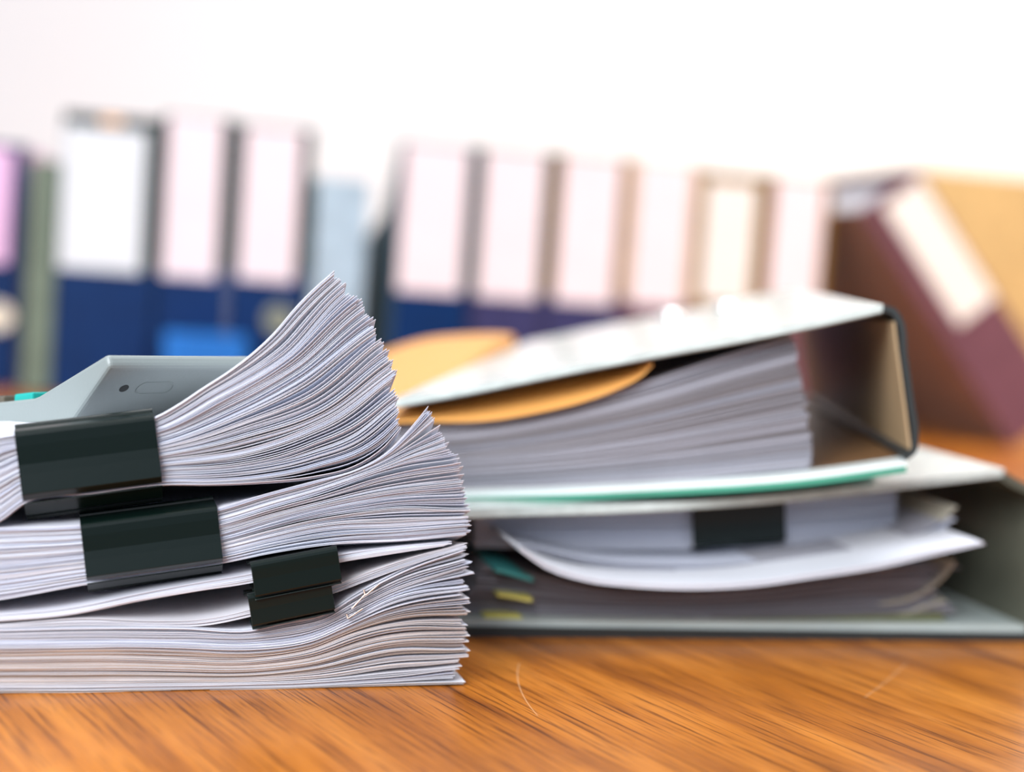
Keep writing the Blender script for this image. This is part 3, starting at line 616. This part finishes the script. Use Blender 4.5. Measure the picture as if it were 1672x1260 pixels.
def standing(x0, x1, ytop, lab, spine_m, cover_m, label_m, text, ring=None, depth=0.24, d0=0.0, cut=False, lab_text=None, spine_label=None, yaw=0.0, panel=None):
    s0 = ROW.sz(x0, 400, d0)[0]; s1 = ROW.sz(x1, 400, d0)[0]; zt = ROW.sz((x0 + x1) / 2, ytop, d0)[1]
    fr = ROW
    if yaw:
        o_ = ROW.w(s0, d0, 0); fr = Frame(o_, ROW.e * math.cos(yaw) + ROW.n * math.sin(yaw)); s1 -= s0; s0 = 0; dd = 0.0
    else: dd = d0
    t = thing('lever_arch_binder', fr.base((s0 + s1) / 2, dd + depth / 2, 0), text, 'binder', 'binders standing in the background row')
    mesh_obj('spine', *fbox_vf(fr, s0, s1, dd, dd + .004, 0.002, zt), spine_m, t, bevel=.0012)
    for a, b in ((s0, s0 + .0035), (s1 - .0035, s1)):
        # cover outline, rounded or cut away at the rear upper corner
        zc = zt - (0.07 if cut else 0.012); dc = dd + (0.05 if cut else depth - .012)
        poly = [(dd + .004, 0.0), (dd + depth, 0.0), (dd + depth, zc - (.03 if cut else 0)), (dc + (.05 if cut else 0), zc), (dc, zt - (.03 if cut else 0)), (dd + .02, zt), (dd + .004, zt)]
        V = [fr.w(a, d_, z_) for d_, z_ in poly] + [fr.w(b, d_, z_) for d_, z_ in poly]; n = len(poly)
        mesh_obj('cover', V, [tuple(range(n)), tuple(range(2 * n - 1, n - 1, -1))] + [(i, (i + 1) % n, n + (i + 1) % n, n + i) for i in range(n)], cover_m, t)
    mesh_obj('paper_block', *fbox_vf(fr, s0 + .005, s1 - .012, dd + .045, dd + depth - .012, 0.012, zt - (.10 if cut else .025)), PAPER[2], t)
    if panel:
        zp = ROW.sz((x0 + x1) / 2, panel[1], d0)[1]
        pn_ = mesh_obj('spine_panel', *fbox_vf(fr, s0 + .0005, s1 - .0005, dd - .0006, dd, zp, zt - .0004), panel[0], t); pn_['label'] = panel[2]  # on the right-hand binders this panel's colour holds the flare tint
    if lab:
        lab = (lab[0] + 5, lab[1] - 5, lab[2] + 3, lab[3] - 6)
        a = ROW.sz(lab[0], (lab[2] + lab[3]) / 2, d0); b = ROW.sz(lab[1], (lab[2] + lab[3]) / 2, d0); c_ = (lab[0] + lab[1]) / 2
        z1 = ROW.sz(c_, lab[2], d0)[1]; z0 = ROW.sz(c_, lab[3], d0)[1]; la, lb_ = a[0], b[0]
        if yaw: la, lb_ = la - ROW.sz(x0, 400, d0)[0], lb_ - ROW.sz(x0, 400, d0)[0]
        l_ = mesh_obj('label_card', *fbox_vf(fr, la, lb_, dd - .0016, dd - (.0006 if panel else 0), z0, min(z1, zt - .001)), label_m, t, bevel=.0004); l_['label'] = lab_text or 'blank pinkish-white spine label'
    if ring:
        q = ROW.sz(ring[0], ring[1], d0); s_ = q[0] - (ROW.sz(x0, 400, d0)[0] if yaw else 0)
        rg = mesh_obj('finger_ring', *ring_vf(fr, s_, q[1], dd - .001, .0125, .0028), ring[2], t, smooth=True)
        V = [fr.w(s_ + .0105 * math.cos(k * math.pi / 12), dd - .0008, q[1] + .0105 * math.sin(k * math.pi / 12)) for k in range(24)] + [fr.w(s_ + .0105 * math.cos(k * math.pi / 12), dd + .001, q[1] + .0105 * math.sin(k * math.pi / 12)) for k in range(24)]
        mesh_obj('finger_hole', V, [tuple(range(24))] + [(k, (k + 1) % 24, 24 + (k + 1) % 24, 24 + k) for k in range(24)], ring[3], rg)
    return t
standing(-75, 36, 232, (-60, 22, 238, 435), NAVY, LILAC, LILAC, 'navy binder with lilac label, cut off by the left picture edge', ring=(-2, 517, RINGC, RINGC), d0=0.03, lab_text='lilac spine label')
standing(44, 92, 262, None, GREYGREEN, GREYGREEN, None, 'narrow grey-green binder without label between lilac and broad-labelled ones', d0=-0.01)
standing(94, 252, 187, (95, 240, 206, 448), NAVY, GREYGREEN, BLUEW, 'wide navy binder with broad bluish-white label, dark green top', d0=-0.011, cut=True, lab_text='broad bluish-white spine label', panel=(BOTTLE, 440, 'dark green upper part of the spine'))
standing(254, 378, 190, (264, 364, 190, 460), NAVY, BOTTLE, PINKW, 'navy binder with pinkish label right of the broad-labelled one', panel=(BOTTLE, 440, 'dark green upper part of the spine'))
standing(380, 502, 206, (390, 492, 208, 465), NAVY, BOTTLE, PINKW, 'navy binder with pinkish label and olive finger ring, beside pale blue folder', ring=(455, 522, RINGM, RINGM), panel=(BOTTLE, 440, 'dark green upper part of the spine'))
standing(648, 770, 234, (650, 764, 236, 484), NAVY, SLATE, PINKW, 'navy binder with slate side, first right of the pale blue folder', cut=True, d0=-.02, yaw=math.radians(3), panel=(SLATE, 470, 'slate upper part of the spine'))
standing(772, 896, 244, (780, 888, 246, 494), NAVY_FLARE, OLIVE_FLARE, PINKW, 'navy binder behind the orange folder, warm flare painted purplish and olive', panel=(OLIVE_FLARE, 478, 'upper part of the spine, flare painted olive'))
standing(899, 1018, 254, (908, 1012, 256, 502), NAVY_FLARE, GOLD_FLARE, PINKW, 'navy binder with pinkish label, warm flare painted purplish and ochre', panel=(GOLD_FLARE, 484, 'upper part of the spine, flare painted ochre'))
standing(1021, 1133, 264, (1032, 1126, 266, 506), PLUM_FLARE, BEIGE_FLARE, PINKW, 'binder behind the upper binder rivets, warm flare painted plum and beige', panel=(BEIGE_FLARE, 490, 'upper part of the spine, flare painted beige'))
standing(1135, 1247, 282, (1142, 1234, 296, 500), GOLD_FLARE, GOLD_FLARE, CREAMW, 'binder with cream label, warm flare painted ochre around it', lab_text='cream spine label')
standing(1249, 1352, 290, (1254, 1344, 292, 504), MAROON_FLARE, GOLD_FLARE, PINKW, 'binder with pinkish label, flare painted brown and ochre, last before the tiny-labelled one', panel=(GOLD_FLARE, 492, 'upper part of the spine, flare painted ochre'))
b10 = standing(1354, 1478, 300, (1372, 1424, 312, 345), UMBER_FLARE, UMBER_FLARE, PINKW, 'plain binder with tiny label, flare painted light brown, right of the labelled row', lab_text='tiny pinkish label', d0=.24, depth=.18)
wide = [o for o in COL.objects if o.get('label', '').startswith('wide navy')][0]
q0, q1 = ROW.sz(166, 196, -.011), ROW.sz(200, 196, -.011)
tab_ = mesh_obj('index_tab', *fbox_vf(ROW, q0[0], q1[0], -.0145, -.0116, q0[1] - .004, q0[1] + .003), ORANGE, wide); tab_['label'] = 'orange tab above the label'
# pale blue folder leaning in the gap
s0, s1 = ROW.sz(512, 400)[0], ROW.sz(600, 400)[0]
pf = thing('ring_folder', ROW.base((s0 + s1) / 2, .1, 0), 'pale blue plastic folder standing in the gap of the binder row', 'folder')
PBLUE = colour('pale_blue_plastic', (0.42, 0.54, 0.62), .3)
for a, b in ((s0, s0 + .002), (s1 - .002, s1)): mesh_obj('cover', *fbox_vf(ROW, a, b, .02, .24, 0, .235), PBLUE, pf)
mesh_obj('spine', *fbox_vf(ROW, s0, s1, .016, .02, 0, .235), PBLUE, pf, bevel=.001)
mesh_obj('paper_block', *fbox_vf(ROW, s0 + .003, s1 - .004, .03, .235, .004, .225), PAPER[1], pf)
# bright blue box in front of the row
a = ROW.sz(268, 570, -.06)[0]; b = ROW.sz(402, 570, -.06)[0]; zt = ROW.sz(330, 548, -.06)[1]
bb = thing('card_box', ROW.base((a + b) / 2, -.035, 0), 'small bright blue box in front of the navy binders, behind the calculator', 'box')
BBLUE = colour('bright_blue_card', (0.02, 0.15, 0.50), .35)
mesh_obj('body', *fbox_vf(ROW, a, b, -.06, -.01, 0, zt - .012), BBLUE, bb, bevel=.001); mesh_obj('lid', *fbox_vf(ROW, a - .001, b + .001, -.061, -.009, zt - .012, zt), BBLUE, bb, bevel=.001)
# leaning binder and the board behind it
def leaning():
    d0 = -.02; fr = ROW
    p0 = fr.sz(1372, 345, d0); ax = fr.sz(1606, 525, d0) - fr.sz(1472, 315, d0); ax /= np.linalg.norm(ax); pr = np.array([-ax[1], ax[0]])   # ax runs down the spine, pr to upper right
    lt = fr.sz(1472, 315, d0)                                      # middle of the label's upper end
    Ln = 0.285; up = .012; Wd = .078
    org = lt - ax * up
    # slide along the axis so that the lower corner meets the table
    low = org + ax * Ln - pr * Wd * .62
    fall = low[1]
    t = thing('lever_arch_binder', fr.base(low[0], .1, 0), 'binder leaning to the left with slanted white label, warm flare painted brown-plum', 'binder', 'binders standing in the background row')
    Lf = Ln + fall / max(1e-6, -ax[1])
    def quad(a0, a1, w0, w1, dd0, dd1):
        poly = [org + ax * a0 + pr * w0, org + ax * a1 + pr * w0, org + ax * a1 + pr * w1, org + ax * a0 + pr * w1]
        return prism_vf(fr, [tuple(p) for p in poly], dd0, dd1)
    mesh_obj('spine', *quad(0, Lf, -Wd * .62, Wd * .38, d0, d0 + .004), MAROON_FLARE, t, bevel=.001)
    for w0 in (-Wd * .62, Wd * .38 - .0035): mesh_obj('cover', *quad(0, Lf, w0, w0 + .0035, d0 + .004, d0 + .24), UMBER_FLARE if w0 < 0 else MAROON_FLARE, t)
    mesh_obj('paper_block', *quad(.015, Lf - .02, -Wd * .5, Wd * .3, d0 + .05, d0 + .225), PAPER[2], t)
    l_ = mesh_obj('label_card', *quad(up, up + .158, -.026, .026, d0 - .0012, d0), CREAMW, t, bevel=.0004); l_['label'] = 'slanted white spine label'
leaning()
TAN = colour('tan_cardboard', (0.40, 0.28, 0.13), .6)
a = ROW.sz(1496, 400, .44)[0]; zt = ROW.sz(1600, 287, .44)[1]
tbx = thing('cardboard_box', ROW.base(a + .12, .52, 0), 'tan cardboard box standing behind the leaning binder', 'box')
mesh_obj('body', *fbox_vf(ROW, a, a + .26, .44, .60, 0, zt), TAN, tbx, bevel=.002)
for q in (.44, .52): mesh_obj('flap', *fbox_vf(ROW, a, a + .26, q + .0005, q + .0795, zt, zt + .003), TAN, tbx)
pb_ = standing(1482, 1640, 520, None, PLUM_FLARE, MAROON_FLARE, None, 'short binder with flare painted plum, lying low behind the leaning binder, before the tan box', d0=.24, depth=.18)
